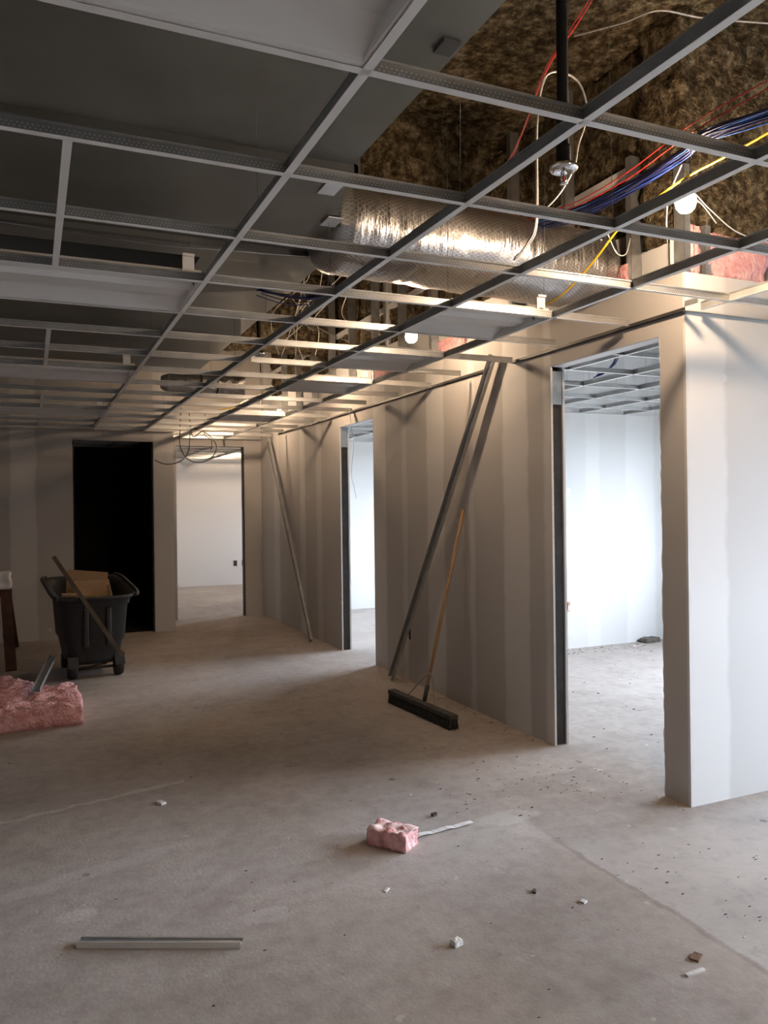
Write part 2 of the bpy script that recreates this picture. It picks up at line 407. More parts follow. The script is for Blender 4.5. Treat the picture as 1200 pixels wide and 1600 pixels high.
struct(MB().box(-4.3, 7.2, -5.2, 16.2, -.2, 0).build('floor', M['floor']))
tag(MB().box(7.2, 60, -40, 50, -.4, -.15).build('outside_ground', M['ground']), 'grey paved ground outside the windows', 'ground', kind='structure')
deck = struct(MB().box(-4.3, 7.2, -5.2, 16.2, ZD, ZD+.25).build('ceiling', M['spray']))
def sprayed(name, x0, x1, y0, y1, z0, z1, seed, cell=.035):
    bm = lumpy(x1-x0, y1-y0, z1-z0, cell, .040, 8.5, seed)
    for v in bm.verts:     # ragged underside as well
        if v.co.z < .001: v.co.z -= .028*abs(mn.noise(v.co*9 + Vector((seed,0,0)))) + .012*mn.noise(v.co*21)
    return bm_obj(name, bm, M['spray'], deck, ((x0+x1)/2, (y0+y1)/2, z0))
sprayed('beam', -1.2, 2.95, 4.72, 5.02, CH+2.10, ZD+.02, 1)
sprayed('beam', 3.20, 3.52, 3.35, 11.2, CH+1.52, ZD+.02, 2, .06)
sprayed('beam', 3.12, 7.0, 3.13, 3.42, CH+1.40, ZD+.02, 3, .04)
sprayed('beam', -1.2, 3.1, 8.4, 8.7, CH+1.75, ZD+.02, 4, .06)

# corridor wall with its two door openings
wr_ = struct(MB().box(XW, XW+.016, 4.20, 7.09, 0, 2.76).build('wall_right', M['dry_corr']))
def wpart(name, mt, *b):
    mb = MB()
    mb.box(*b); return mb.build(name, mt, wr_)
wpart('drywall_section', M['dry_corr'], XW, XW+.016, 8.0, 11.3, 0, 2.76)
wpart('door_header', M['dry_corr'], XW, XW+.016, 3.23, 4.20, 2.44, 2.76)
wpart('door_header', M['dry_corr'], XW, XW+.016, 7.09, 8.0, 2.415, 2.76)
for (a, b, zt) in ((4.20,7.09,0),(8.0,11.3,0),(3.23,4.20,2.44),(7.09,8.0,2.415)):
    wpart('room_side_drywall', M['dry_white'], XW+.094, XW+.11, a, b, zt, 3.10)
wpart('header_track', M['white_paint'], XW+.016, XW+.094, 3.23, 4.20, 2.44, 2.475)
wpart('header_track', M['white_paint'], XW+.016, XW+.094, 7.09, 8.0, 2.415, 2.45)
# jamb studs set back between the two boards
for ye in (4.20, 8.0):
    wpart('jamb_stud', M['stud_dark'], XW+.018, XW+.092, ye+.012, ye+.05, 0, 2.20)
    wpart('jamb_track', M['galv'], XW+.018, XW+.092, ye+.006, ye+.05, 2.20, 2.415)
    wpart('gypsum_edge', M['gyp_edge'], XW+.0005, XW+.0155, ye-.0015, ye, 0, 2.44)
for ye in (7.09,):
    wpart('jamb_stud', M['stud_dark'], XW+.018, XW+.092, ye-.05, ye-.012, 0, 2.415)
# pillar end of the return wall
rt = struct(MB().box(XW, XO, 3.05, 3.066, 0, 2.735).build('wall_return', M['dry_ret']))
MB().box(XW, XW+.016, 3.066, 3.23, 0, 2.735).build('drywall_section', M['dry_corr'], rt)
MB().box(XW+.016, XO, 3.15, 3.166, 0, 2.96).build('room_side_drywall', M['dry_white'], rt)
MB().box(XW+.016, XW+.11, 3.214, 3.23, 0, 2.44).build('jamb_liner', M['gyp_edge'], rt)
MB().box(XW+.094, XW+.11, 3.166, 3.214, 0, 2.735).build('drywall_section', M['dry_white'], rt)
# a ragged torn board edge along the opening
mb = MB(); z = 0.0; 
pts = []
while z < 2.44:
    pts.append((3.231 + random.uniform(0, .010), z)); z += random.uniform(.02, .05)
pts.append((3.235, 2.44))
prof = [(3.225, 0)] + pts + [(3.225, 2.44)]
mb.prism(prof, XW+.0005, XW+.012, axis='x'); mb.build('torn_edge', M['gyp_edge'], rt)
# steel studs standing above the board tops
def stud_piece(x, y, z0, z1, parent, along='y'):
    mb = MB(); a, b = (.074, .04)
    # C section: web and two flanges
    if along == 'y':
        mb.box(x, x+a, y, y+.0015, z0, z1); mb.box(x, x+.0015, y, y+b, z0, z1); mb.box(x+a-.0015, x+a, y, y+b, z0, z1)
    else:
        mb.box(x, x+.0015, y, y+a, z0, z1); mb.box(x, x+b, y, y+.0015, z0, z1); mb.box(x, x+b, y+a-.0015, y+a, z0, z1)
    return mb.build('stud', M['galv'], parent)
for y in (3.46, 4.05, 4.66, 5.27, 5.88, 6.49, 7.10, 7.72, 8.33, 8.94, 9.55, 10.16): stud_piece(XW+.018, y, 2.5, 3.5 if y < 3.5 else ZD, wr_)
for x, in ((3.08,),(3.22,),(3.68,),(4.29,),(4.90,),(5.5,),(6.1,)): stud_piece(x, 3.068, 2.5, 3.0 if x > 3.1 else 3.3, rt, 'x')

# far walls
wb = struct(MB().box(-4.2, .47, 10.3, 10.42, 0, ZD).build('wall_back', M['dry_back']))
MB().box(1.42, 1.67, 10.3, 10.42, 0, ZD).build('drywall_section', M['dry_back'], wb)
MB().box(.47, 1.42, 10.3, 10.42, 2.405, ZD).build('door_header', M['dry_back'], wb)
MB().box(1.55, 1.67, 10.42, 11.2, 0, ZD).build('drywall_section', M['dry_back'], wb)
MB().box(.468, .486, 10.315, 10.405, 0, 2.39).build('jamb_stud', M['stud_dark'], wb)
MB().box(1.404, 1.422, 10.315, 10.405, 0, 2.39).build('jamb_stud', M['stud_dark'], wb)
wq = struct(MB().box(2.81, 3.06, 11.2, 11.31, 0, ZD).build('wall_back_recess', M['dry_back']))
MB().box(1.67, 1.85, 11.2, 11.31, 0, ZD).build('drywall_section', M['dry_back'], wq)
MB().box(1.85, 2.81, 11.2, 11.31, 2.43, ZD).build('door_header', M['dry_back'], wq)
MB().box(2.79, 2.812, 11.216, 11.295, 0, 2.43).build('jamb_stud', M['stud_dark'], wq)
# unlit room behind the left opening; its darkness is put into near-black boards
wd = struct(MB().box(-1.1, 1.55, 13.2, 13.3, 0, ZD).build('wall_dark_room', M['unlit_shade']))
MB().box(-1.2, -1.1, 10.42, 13.3, 0, ZD).build('wall_board', M['unlit_shade'], wd)
MB().box(1.535, 1.555, 10.42, 13.2, 0, ZD).build('wall_board', M['unlit_shade'], wd)
MB().box(-1.1, 1.535, 10.42, 13.2, 0, .004).build('floor_shade_sheet', M['unlit_shade'], wd)
MB().box(-1.1, 1.535, 10.42, 13.2, 2.95, 3.0).build('lid_board', M['unlit_shade'], wd)
# lit room at the far end
wf = struct(MB().box(1.55, XO, 15.85, 15.97, 0, ZD).build('wall_far_room', M['dry_white']))
MB().box(1.55, 1.67, 11.31, 15.85, 0, ZD).build('wall_board', M['dry_white'], wf)
MB().box(1.67, XO, 11.31, 15.85, 3.4, 3.45).build('lid_board', M['dry_white'], wf)
# partitions of the side rooms
wp = struct(MB().box(XW+.11, XO, 6.93, 7.05, 0, ZD).build('wall_partition', M['dry_room']))
wp2 = struct(MB().box(XW+.016, XO, 11.1, 11.22, 0, ZD).build('wall_partition_far', M['dry_room']))
MB().box(XW+.11, XO, 3.42, 6.93, 3.45, 3.5).build('lid_board', M['dry_white'], wp)
MB().box(XW+.11, XO, 7.05, 11.1, 3.45, 3.5).build('lid_board', M['dry_white'], wp2)
struct(MB().box(-4.3, -4.2, -5.2, 10.42, 0, ZD).build('wall_left', M['dry_plain']))
struct(MB().box(-4.3, 7.2, -5.2, -5.1, 0, ZD).build('wall_front', M['dry_plain']))
# outer wall and windows
WIN = [(-1.0,2.4,.85,2.35),(3.4,5.7,.85,2.35),(7.3,10.0,.85,2.35),(13.2,14.2,.85,2.35)]
wo = None; y = -5.1
segs = []
for a, b, z0, z1 in WIN: segs += [(y, a, 0, ZD), (a, b, 0, z0), (a, b, z1, ZD)]; y = b
segs.append((y, 16.2, 0, ZD))
for i, (a, b, z0, z1) in enumerate(segs):
    o = MB().box(XO, XO+.2, a, b, z0, z1).build('wall_outer' if wo is None else 'wall_board', M['dry_white'], wo)
    if wo is None: wo = struct(o)
for k, (a, b, z0, z1) in enumerate(WIN):
    mb = MB(); x0, x1 = XO+.06, XO+.12
    o = struct(empty('window_%d' % (k+1), (0,0,0)))
    MB().box(x0, x1, a, a+.05, z0, z1).build('window_frame', M['frame'], o); MB().box(x0, x1, b-.05, b, z0, z1).build('window_frame', M['frame'], o)
    MB().box(x0, x1, a+.05, b-.05, z0, z0+.05).build('window_frame', M['frame'], o); MB().box(x0, x1, a+.05, b-.05, z1-.05, z1).build('window_frame', M['frame'], o)
    mid = (a+b)/2
    MB().box(x0, x1, mid-.025, mid+.025, z0+.05, z1-.05).build('mullion', M['frame'], o)
    for p, q in ((a+.05, mid-.025), (mid+.025, b-.05)): MB().box(x0+.025, x0+.029, p, q, z0+.05, z1-.05).build('pane', M['pane'], o)
    portal(XO+.22, mid, (z0+z1)/2, (z1-z0), (b-a), (0, PI/2, 0))

# insulation showing in the open tops of the walls
def batt(x, y, z, dx, dy, dz, seed, par):
    return tag(bm_obj('insulation_batt', lumpy(dx, dy, dz, .025, .022, 9, seed), M['pink'], par, (x, y, z)), 'pink fibreglass insulation')
batt(3.46, 3.11, 2.738, .42, .075, .22, 11, rt); batt(3.165, 3.11, 2.738, .08, .06, .26, 12, rt)
batt(3.11, 3.62, 2.70, .065, .26, .20, 13, wr_); batt(3.11, 5.0, 2.70, .065, .55, .26, 14, wr_)
batt(3.11, 5.62, 2.70, .065, .50, .22, 15, wr_); batt(3.11, 6.9, 2.70, .065, .50, .22, 16, wr_)

# ------------------------------------------------------------------ ceiling grids
def tee_mesh(L, hgt, name):
    mb = MB()
    mb.box(0, L, -.012, .012, 0, .0012, 0)                       # painted face
    mb.box(0, L, -.0012, .0012, .0012, hgt-.006, 1)              # web
    mb.box(0, L, -.0035, .0035, hgt-.006, hgt, 2)                # bulb along the top
    return mb.mesh(name, [M['white_paint'], M['tee_web'] if hgt < .04 else M['runner_web'], M['galv']])
PITCH = .5954; Y0 = 1.63
def row(i): return Y0 + PITCH*i
RX = {'a': -.51, 'b': .697, 'c': 1.302, 'd': 1.910, 'e': 2.512, 'f': 3.115, 'g': 3.72}
TEE = {}
def cross(parent, x0, x1, y, z=ZG, dz=0.0, rz=0.0):
    L = round(x1-x0, 3)
    if L not in TEE: TEE[L] = tee_mesh(L, .038, 'cross_tee')
    return link('cross_tee', TEE[L], parent, (x0, y, z+dz), (0, 0, rz))
def along(parent, x, y0, y1, name='main_runner', z=ZG, hgt=.042):
    L = round(y1-y0, 3); key = (L, hgt)
    if key not in TEE: TEE[key] = tee_mesh(L, hgt, name)
    return link(name, TEE[key], parent, (x, y0, z), (0, 0, PI/2))
def wire(parent, x, y, z0, z1, dx=0, dy=0, r=.0011):
    return MB().tube([(x, y, z0), (x+dx*.4, y+dy*.5, (z0+z1)/2), (x+dx, y+dy, z1)], r, 5).build('hanger_wire', M['duct_seam'], parent)

grid = empty('ceiling_grid', (0,0,0))
tag(grid, 'open steel tee grid of the main corridor ceiling with white faces', 'ceiling grid')
for k in 'bcd': along(grid, RX[k], -1.2, 10.28 if k in 'b' else 11.15)
along(grid, RX['a'], -1.2, 10.28); along(grid, RX['a']-1.21, -1.2, 10.28)
along(grid, RX['e'], .2, 11.15); along(grid, RX['f'], -1.2, 3.0); along(grid, RX['g'], -1.2, 3.0)
hw = .0015
for i in range(-3, 17):
    y = row(i)
    if y < 10.2:
        cross(grid, RX['a']-1.21+hw, RX['a']-hw, y)
        cross(grid, RX['a']+hw, RX['b']-hw, y)
    lim = y < 10.2
    if lim or True: cross(grid, RX['b']+hw if lim else 1.72, RX['c']-hw if lim else 1.9, y)
    if i == 6: cross(grid, RX['c']+.06, RX['d']-.012, y)
    elif lim: cross(grid, RX['c']+hw, RX['d']-hw, y)
    if i > -3: cross(grid, RX['d']+hw, RX['e']-hw, y)
    if 3 <= i <= 16:
        cut = {3:.50, 4:.45, 5:.53, 6:.46, 7:.52, 8:.50, 9:.44, 10:.53, 11:.50}.get(i, .52)
        cross(grid, RX['e']+hw, RX['e']+cut, y)
    elif i >= -2:
        cross(grid, RX['e']+hw, RX['f']-hw, y); cross(grid, RX['f']+hw, RX['g']-hw, y)
for (i0, i1) in ((1,2),(2,3),(5,6),(6,7),(9,10),(10,11),(13,14)):
    along(grid, .100, row(i0)+hw, row(i1)-hw, 'cross_tee', hgt=.038)
# wall angle round the edge
def angle_y(x, y0, y1, s):
    mb = MB(); mb.box(x-.022 if s < 0 else x, x if s < 0 else x+.022, y0, y1, ZG-.0015, ZG, 0); mb.box(x-.0012, x, y0, y1, ZG, ZG+.022, 1) if s < 0 else mb.box(x, x+.0012, y0, y1, ZG, ZG+.022, 1)
    return mb.build('wall_angle', [M['stud_dark'], M['stud_dark']], grid)  # galvanised angle coloured dark to carry its shadow line
angle_y(XW-.0005, 3.05, 4.62, -1); angle_y(XW-.0005, 4.95, 10.3, -1)
MB().box(XW-.02, 5.2, 3.028, 3.0495, ZG-.0015, ZG).build('wall_angle', M['galv'], grid)
MB().box(-4.1, 1.67, 10.277, 10.2995, ZG-.0015, ZG).build('wall_angle', M['galv'], grid)
MB().box(1.68, 3.03, 11.177, 11.1995, ZG-.0015, ZG).build('wall_angle', M['galv'], grid)
# hanger wires
for k, ys in (('b', (1.3, 2.55, 3.75, 5.1, 6.4, 7.7)), ('c', (2.27, 3.5, 4.62, 5.4, 6.2, 7.3, 8.6)), ('d', (2.24, 3.46, 4.45, 5.3, 6.5, 7.9)), ('e', (2.45, 3.5, 4.8, 6.0, 7.3))):
    for y in ys: wire(grid, RX[k], y, ZG+.03, ZD+.02, random.uniform(-.05,.05), random.uniform(-.05,.05))
# small splice plate hanging by the pillar corner
MB().box(2.99, 3.0, 2.905, 2.985, ZG+.004, ZG+.03).build('splice_plate', M['galv'], grid)

def room_grid(name, label, x0, x1, y0, y1):
    gr = tag(empty(name), label, 'ceiling grid')
    x = x0+.42; xs = [x0+.01]
    while x < x1-.05: xs.append(x); x += .605
    for xx in xs[1:]: along(gr, xx, y0+.01, y1-.01)
    y = y0+.28; xs.append(x1-.01)
    while y < y1-.05:
        for a, b in zip(xs[:-1], xs[1:]):
            if b-a > .05: cross(gr, a+hw, b-hw, y)
        y += PITCH
    for xx in xs[1:-1]:
        for yy in (y0+.7, y0+2.0, y1-.6): wire(gr, xx, yy, ZG+.03, 3.44)
    MB().box(x0+.01, x1-.01, y1-.023, y1-.001, ZG-.0015, ZG).build('wall_angle', M['white_paint'], gr)
    return gr
room_grid('ceiling_grid', 'steel tee grid seen through the near right doorway', XW+.115, XO-.005, 3.24, 6.925)
room_grid('ceiling_grid', 'steel tee grid seen through the narrow second right doorway', XW+.115, XO-.005, 7.06, 11.09)
room_grid('ceiling_grid', 'steel tee grid of the lit room past the end doorway', 1.68, XO-.005, 11.32, 15.84)
room_grid('ceiling_grid', 'barely visible tee grid inside the black doorway', -1.09, 1.53, 10.43, 13.19)

# ------------------------------------------------------------------ recessed light housings
def troffer(L, x, y, label, clip_side=1):
    W = PITCH-.016
    h = W/2
    inner = [(-h,.002),(-h+.022,.002),(-h+.030,.007),(-.155,.040),(-.10,.045),(-.075,.045),(-.055,.024),(.055,.024),(.075,.045),(.10,.045),(.155,.040),(h-.030,.007),(h-.022,.002),(h,.002)]
    outer = [(h,.02),(h-.02,.055),(-h+.02,.055),(-h,.02)]
    t = tag(empty('troffer_light', (x, y, ZG+.001)), label, 'light fixture', 'empty light housings in the grid')
    key = 'tr%.3f' % L
    if key not in TEE:
        TEE[key] = MB().prism(inner+outer, -L/2+.012, L/2-.012).mesh('housing', M['troffer'])
        TEE[key+'e'] = MB().prism([(-h,.0025),(h,.0025),(h-.02,.0545),(-h+.02,.0545)], 0, .010).mesh('end_plate', M['troffer'])
        mb = MB(); mb.box(-.025, .025, -.001, .001, 0, .065); mb.box(-.025, -.012, -.001, .001, -.03, 0); mb.box(-.025, .025, -.012, -.001, .055, .065)
        TEE[key+'c'] = mb.mesh('mounting_clip', M['white_paint'])
        TEE[key+'k'] = MB().lathe([(.008,0),(.008,.003),(.003,.004)], seg=10).mesh('knockout', M['duct_seam'])
    link('housing', TEE[key], t)
    link('end_plate', TEE[key+'e'], t, (-L/2+.002, 0, 0)); link('end_plate', TEE[key+'e'], t, (L/2-.012, 0, 0))
    link('mounting_clip', TEE[key+'c'], t, (L/2-.06, -h+.004, .05))
    link('knockout', TEE[key+'k'], t, (L/2-.0125, -.15, .03), (0, -PI/2, 0))
    return t
LX = (RX['a']+RX['b'])/2; LL = 1.19
troffer(LL, LX, (row(-1)+row(0))/2, 'white light housing overhead, nearest, cut by the top edge')
troffer(LL, LX, (row(3)+row(4))/2, 'white light housing at the left edge, second from the camera')
troffer(LL, LX, (row(7)+row(8))/2, 'white light housing at the left edge, third from the camera')
troffer(LL, LX, (row(11)+row(12))/2, 'white light housing at the left, farthest row before the end wall')
SX = (RX['d']+RX['e'])/2; SL = .588
troffer(SL, SX, (row(3)+row(4))/2, 'square white light housing under the foil duct, nearest of the right row')
troffer(SL, SX, (row(5)+row(6))/2, 'square white light housing just past the second bulb')
troffer(SL, SX, (row(7)+row(8))/2, 'square white light housing third in the right row')
troffer(SL, SX, (row(11)+row(12))/2, 'square white light housing farthest in the right row')

# ------------------------------------------------------------------ ducts
ZB = CH+1.35
duct = tag(empty('air_duct', (0, 2, ZB)), 'wide dull grey sheet metal air duct above the left grid', 'duct')
def dpart(name, mb, mt=None): 
    o = mb.build(name, mt or M['duct'], duct); o.location = (0, -2, -ZB); return o
def slab(x00, x10, x01, x11, y0, y1, z0, z1, sag=.028):
    """duct length from y0 to y1, its sides running from x00,x10 to x01,x11; underside cross-broken"""
    mb = MB(); A,B,C_,D = (x00,y0),(x10,y0),(x11,y1),(x01,y1); c = ((x00+x10+x11+x01)/4, (y0+y1)/2, z0-sag)
    q = [(*A,z0),(*B,z0),(*C_,z0),(*D,z0)]; tq = [(*A,z1),(*B,z1),(*C_,z1),(*D,z1)]
    for i in range(4):
        j = (i+1) % 4
        mb.face([q[i], q[j], c]); mb.face([q[i], q[j], tq[j], tq[i]])
    mb.face(tq); return mb
DT = ZB+.55
XL = -1.9
dpart('duct_section', slab(XL, 1.175, XL, 1.175, -1.6, .55, ZB, DT))
dpart('duct_section', slab(XL, 1.175, XL, 1.18, .56, 2.90, ZB, DT))
dpart('duct_transition', slab(XL, 1.18, XL, 1.495, 2.96, 3.98, ZB, DT, .004))
dpart('duct_section', slab(XL, 1.495, XL, 1.50, 3.99, 4.28, ZB, DT, .003))
dpart('duct_neck', slab(.85, 1.50, .85, 1.505, 4.28, 4.72, ZB+.004, DT-.02, .002))
dpart('duct_section', slab(XL, 1.51, XL, 1.515, 4.72, 6.2, ZB, DT))
dpart('duct_section', slab(XL, 1.515, XL, 1.52, 6.21, 7.9, ZB, DT))
for y in (2.90, 3.975, 6.2):
    xr = 1.19 if y < 3 else 1.52
    mb = MB(); mb.box(XL-.02, xr+.012, y, y+.035, ZB-.028, ZB+.004); mb.box(xr-.004, xr+.022, y, y+.035, ZB-.028, DT+.02)
    dpart('duct_flange', mb, M['duct_seam'])
for (x, y) in ((1.135, 3.08), (1.275, 3.44)):
    mb = MB(); mb.box(x, x+.075, y, y+.12, ZB-.010, ZB-.006); dpart('foil_tape', mb, M['tape'])
mb = MB(); mb.bar((1.13, 2.0, ZB-.008), (1.13, 2.07, ZB-.008), .055, .010); dpart('hanger_strap', mb, M['duct_seam'])
mb = MB(); mb.box(1.50, 1.515, 3.90, 3.94, ZB-.07, ZB+.18); dpart('support_bracket', mb, M['stud_dark'])
MB().tube([(-.25, 4.05, ZB-.012), (.6, 4.1, ZB-.02), (1.49, 3.95, ZB-.03)], .004, 6).build('support_rod', M['galv'], duct, (0, -2, -ZB))

def foil_tube(name, pts, ry, rz, seed, label, nseg=56, step=.02, amp=.008):
    """wrinkled foil-wrapped duct along a mostly level path, with UV along and around in metres"""
    path = spline(pts, 24); bm = bmesh.new(); uvl = bm.loops.layers.uv.new('UVMap'); rings = []; us = []
    L = 0
    for i, p in enumerate(path):
        if i: L += (p-path[i-1]).length
        d = (path[min(i+1,len(path)-1)]-path[max(i-1,0)]).normalized(); side = d.cross(Vector((0,0,1))).normalized(); up = side.cross(d)
        ring = []
        for k in range(nseg):
            a = 2*PI*k/nseg; ca, sa = math.cos(a), math.sin(a); e = .78
            q = Vector((math.copysign(abs(ca)**e, ca)*ry, math.copysign(abs(sa)**e, sa)*rz, 0))
            s = Vector((L*5, ca*1.6+seed, sa*1.6)); w_ = amp*(mn.noise(s) + .8*mn.noise(Vector((L*17, ca*2.2+seed, sa*2.2))) + .35*mn.noise(s*6))
            f = (1 + w_/max(ry, rz)) * (min(1, .55 + .45*math.sqrt(L/.07)) if L < .07 else 1)
            ring.append(bm.verts.new(p + side*q.x*f + up*q.y*f))
        rings.append(ring); us.append(L)
    C2 = PI*(ry+rz)
    for i in range(len(rings)-1):
        for k in range(nseg):
            k2 = (k+1) % nseg
            f = bm.faces.new([rings[i][k], rings[i][k2], rings[i+1][k2], rings[i+1][k]]); f.smooth = True
            for lp, (uu, vv) in zip(f.loops, ((us[i], k),(us[i], k+1),(us[i+1], k+1),(us[i+1], k))): lp[uvl].uv = (uu, vv/nseg*C2)
    bm.faces.new(rings[0][::-1]); bm.faces.new(rings[-1])
    bmesh.ops.recalc_face_normals(bm, faces=bm.faces)
    return tag(bm_obj(name, bm, M['foil']), label, 'duct')
foil_tube('foil_duct', [(1.34,3.74,CH+1.40),(1.55,3.75,CH+1.40),(1.9,3.76,CH+1.395),(2.4,3.78,CH+1.385),(2.8,3.80,CH+1.38),(3.05,3.80,CH+1.38)], .27, .205, 3, 'large crumpled silver foil duct crossing above the grid')
fd = foil_tube('flexible_foil_duct', [(1.10,7.45,CH+1.16),(1.35,7.42,CH+1.15),(1.62,7.4,CH+1.15),(1.86,7.36,CH+1.15)], .09, .085, 8, 'short silver flexible duct hanging far back over the grid', 28, amp=.012)
for x in (1.45, 1.60): MB().tube([(x, 7.40+.094*math.cos(a), CH+1.15+.09*math.sin(a)) for a in [2*PI*k/16 for k in range(17)]], .006, 6).build('duct_strap', M['black_rubber'], fd)

# ------------------------------------------------------------------ sprinkler drop
sp = tag(empty('sprinkler', (1.82, 2.40, CH+1.23)), 'black sprinkler drop pipe with chrome head, nearest the camera', 'sprinkler')
MB().tube([(0,0,.06),(0,0,ZD-CH-1.20)], .0215, 16).build('drop_pipe', M['black_pipe'], sp)
MB().lathe([(.027,.03),(.027,.09),(.0225,.10)], seg=18).build('coupling', M['black_pipe'], sp)
MB().lathe([(.020,.030),(.050,.022),(.053,.012),(.048,.004),(.030,-.004),(.026,.006),(.016,.008),(.014,.028)], seg=28).build('escutcheon', M['chrome'], sp)
hd = MB().lathe([(.011,.02),(.011,-.004),(.007,-.012)], seg=14).build('sprinkler_head', M['chrome'], sp)
MB().lathe([(.0035,-.012),(.0045,-.024),(.003,-.036)], seg=10).build('glass_bulb', M['red_glass'], hd)
mb = MB(); mb.tube([(-.010,0,-.006),(-.011,0,-.028),(0,0,-.042),(.011,0,-.028),(.010,0,-.006)], .002, 6); mb.build('frame_arm', M['chrome'], hd)
MB().lathe([(.004,-.040),(.015,-.044),(.015,-.046),(.003,-.047)], seg=14).build('deflector', M['chrome'], hd)
s2 = copy_tree(sp); s2.location = (1.53, 5.62, CH+1.10); s2['label'] = 'second sprinkler drop further back over the grid'
for ch in s2.children:
    if ch.name.startswith('drop_pipe'): ch.scale = (.7, .7, 1)

# ------------------------------------------------------------------ work lights on a yellow cable
LAMPS = [((2.60, 2.58, CH+1.30), 'glowing bare bulb nearest the camera, over the pillar'),
         ((2.55, 5.18, CH+1.235), 'glowing bare bulb, second along the cable, by the foil duct'),
         ((2.55, 7.75, CH+1.24), 'glowing bare bulb, third along the cable, above the grid'),
         ((2.45, 10.0, CH+1.22), 'glowing bare bulb, last before the end wall')]
def lamp(p, label, bulb='bulb_small'):
    o = tag(empty('work_light', p), label, 'lamp', 'temporary bulbs on the yellow cable')
    MB().lathe([(.004,-.051),(.025,-.046),(.039,-.029),(.0445,-.004),(.041,.014),(.026,.036),(.016,.050),(.0135,.056)], seg=14).build('bulb', M[bulb], o)
    MB().lathe([(.015,.052),(.020,.056),(.021,.085),(.013,.094),(.005,.098)], seg=16).build('socket', M['black_rubber'], o)
    MB().tube([(0,0,.095),(0,0,.105),(.010,0,.112),(.010,.0,.122),(0,0,.128),(-.008,0,.122)], .0025, 6).build('hook', M['yellow'], o)
    return o
for k, (p, lb) in enumerate(LAMPS): lamp(p, lb, 'bulb' if k == 0 else 'bulb_small')
lamp((3.7, 14.1, CH+1.12), 'bare bulb in the lit room past the end doorway', 'bulb')
lamp((2.47, -.7, CH+1.05), 'bare bulb on the cable behind the camera', 'bulb')
cab = [(2.5, -.7, CH+1.13), (2.62, .6, CH+1.30), (2.63, 1.6, CH+1.44)]
for k, (p, lb) in enumerate(LAMPS):
    cab += [(p[0]+.035, p[1]-.25, p[2]+.125), (p[0]+.012, p[1], p[2]+.108), (p[0]+.045, p[1]+.22, p[2]+.10)]
    cab += [[(2.66, 3.05, CH+1.36), (2.66, 3.32, CH+1.22), (2.64, 3.6, CH+1.115), (2.62, 4.1, CH+1.12)], [(2.58, 6.5, CH+1.36)], [(2.5, 8.9, CH+1.34)], []][k]
cab += [(2.3, 11.0, CH+1.34)]
tag(MB().tube(spline(cab, 8), .0055, 8).build('power_cable', M['yellow']), 'yellow power cable carrying the bare bulbs', 'cable')

# ------------------------------------------------------------------ cables above the grid
def bundle(name, label, pts, n, spread, mats, r=.0035, sag=.02, cat='cable bundle', nn=6, pin=.25):
    o = tag(empty(name, pts[0]), label, cat); base = Vector(pts[0])
    for k in range(n):
        a = random.uniform(0, 2*PI); q = spread*math.sqrt(random.random()); 
        pp = []
        for i, p in enumerate(pts):
            jit = Vector((math.cos(a)*q, math.cos(a+1.0)*q*.7, math.sin(a)*q)) + Vector((random.uniform(-1,1), random.uniform(-1,1), random.uniform(-1,1)))*spread*.35
            pp.append(Vector(p) - base + jit)
        MB().tube(spline(pp, nn), r, 6).build('cable', mats[k % len(mats)], o)
    return o
bundle('data_cables', 'bundle of blue and navy data cables beyond the nearest bulb', [(2.85,1.6,CH+1.50),(2.63,2.17,CH+1.50),(2.53,2.40,CH+1.49),(2.57,2.55,CH+1.49),(2.62,2.97,CH+1.50),(2.60,3.33,CH+1.50),(2.50,3.62,CH+1.52),(2.2,4.1,CH+1.62),(1.9,4.6,CH+1.8)], 18, .028, [M['blue_a'], M['blue_b'], M['blue_b'], M['blue_a'], M['blue_b'], M['blue_c']])
bundle('alarm_wires', 'red wires running along the blue cable bundle', [(2.75,1.7,CH+1.66),(2.50,2.35,CH+1.53),(2.57,2.90,CH+1.53),(2.56,3.33,CH+1.53),(2.46,3.62,CH+1.55),(2.2,4.1,CH+1.64)], 2, .018, [M['red']], .0028)
bundle('alarm_wires', 'red wires hanging behind the black sprinkler pipe', [(2.02,2.3,CH+2.05),(2.09,2.65,CH+2.0),(2.15,2.89,CH+2.0),(2.235,3.12,CH+2.0),(2.45,3.59,CH+2.0),(2.6,4.01,CH+2.0),(2.7,4.5,CH+2.05)], 4, .010, [M['red']], .0024)
bundle('data_cables', 'dark blue cables lying over the grid beside the duct end', [(1.30,4.75,CH+1.33),(1.52,4.80,CH+1.32),(1.75,4.85,CH+1.36),(1.85,5.0,CH+1.5)], 12, .03, [M['blue_b'], M['blue_b'], M['blue_a']])
mc = tag(empty('armoured_cable', (1.91,2.7,CH+1.0)), 'silver armoured cable looping round the black sprinkler pipe', 'cable')
def mcp(pts, r=.0042, mt='mc', par=None, nm='cable_run'):
    par = par or mc; b = Vector(par.location)
    return MB().tube([p-b for p in spline(pts, 10)], r, 8).build(nm, M[mt], par)
mcp([(1.80,2.7,CH+.995),(1.86,2.7,CH+1.06),(1.905,2.7,CH+1.17),(1.915,2.7,CH+1.54),(1.94,2.7,CH+1.72),(1.98,2.7,CH+1.78),(2.05,2.7,CH+1.80),(2.13,2.7,CH+1.775),(2.17,2.7,CH+1.69),(2.16,2.7,CH+1.60),(2.125,2.7,CH+1.51),(2.10,2.7,CH+1.41),(2.04,2.72,CH+1.30),(1.97,2.75,CH+1.22)])
mcp([(1.81,2.72,CH+.995),(1.875,2.72,CH+1.06),(1.925,2.72,CH+1.17),(1.93,2.72,CH+1.54),(1.95,2.72,CH+1.70),(1.99,2.73,CH+1.79)])
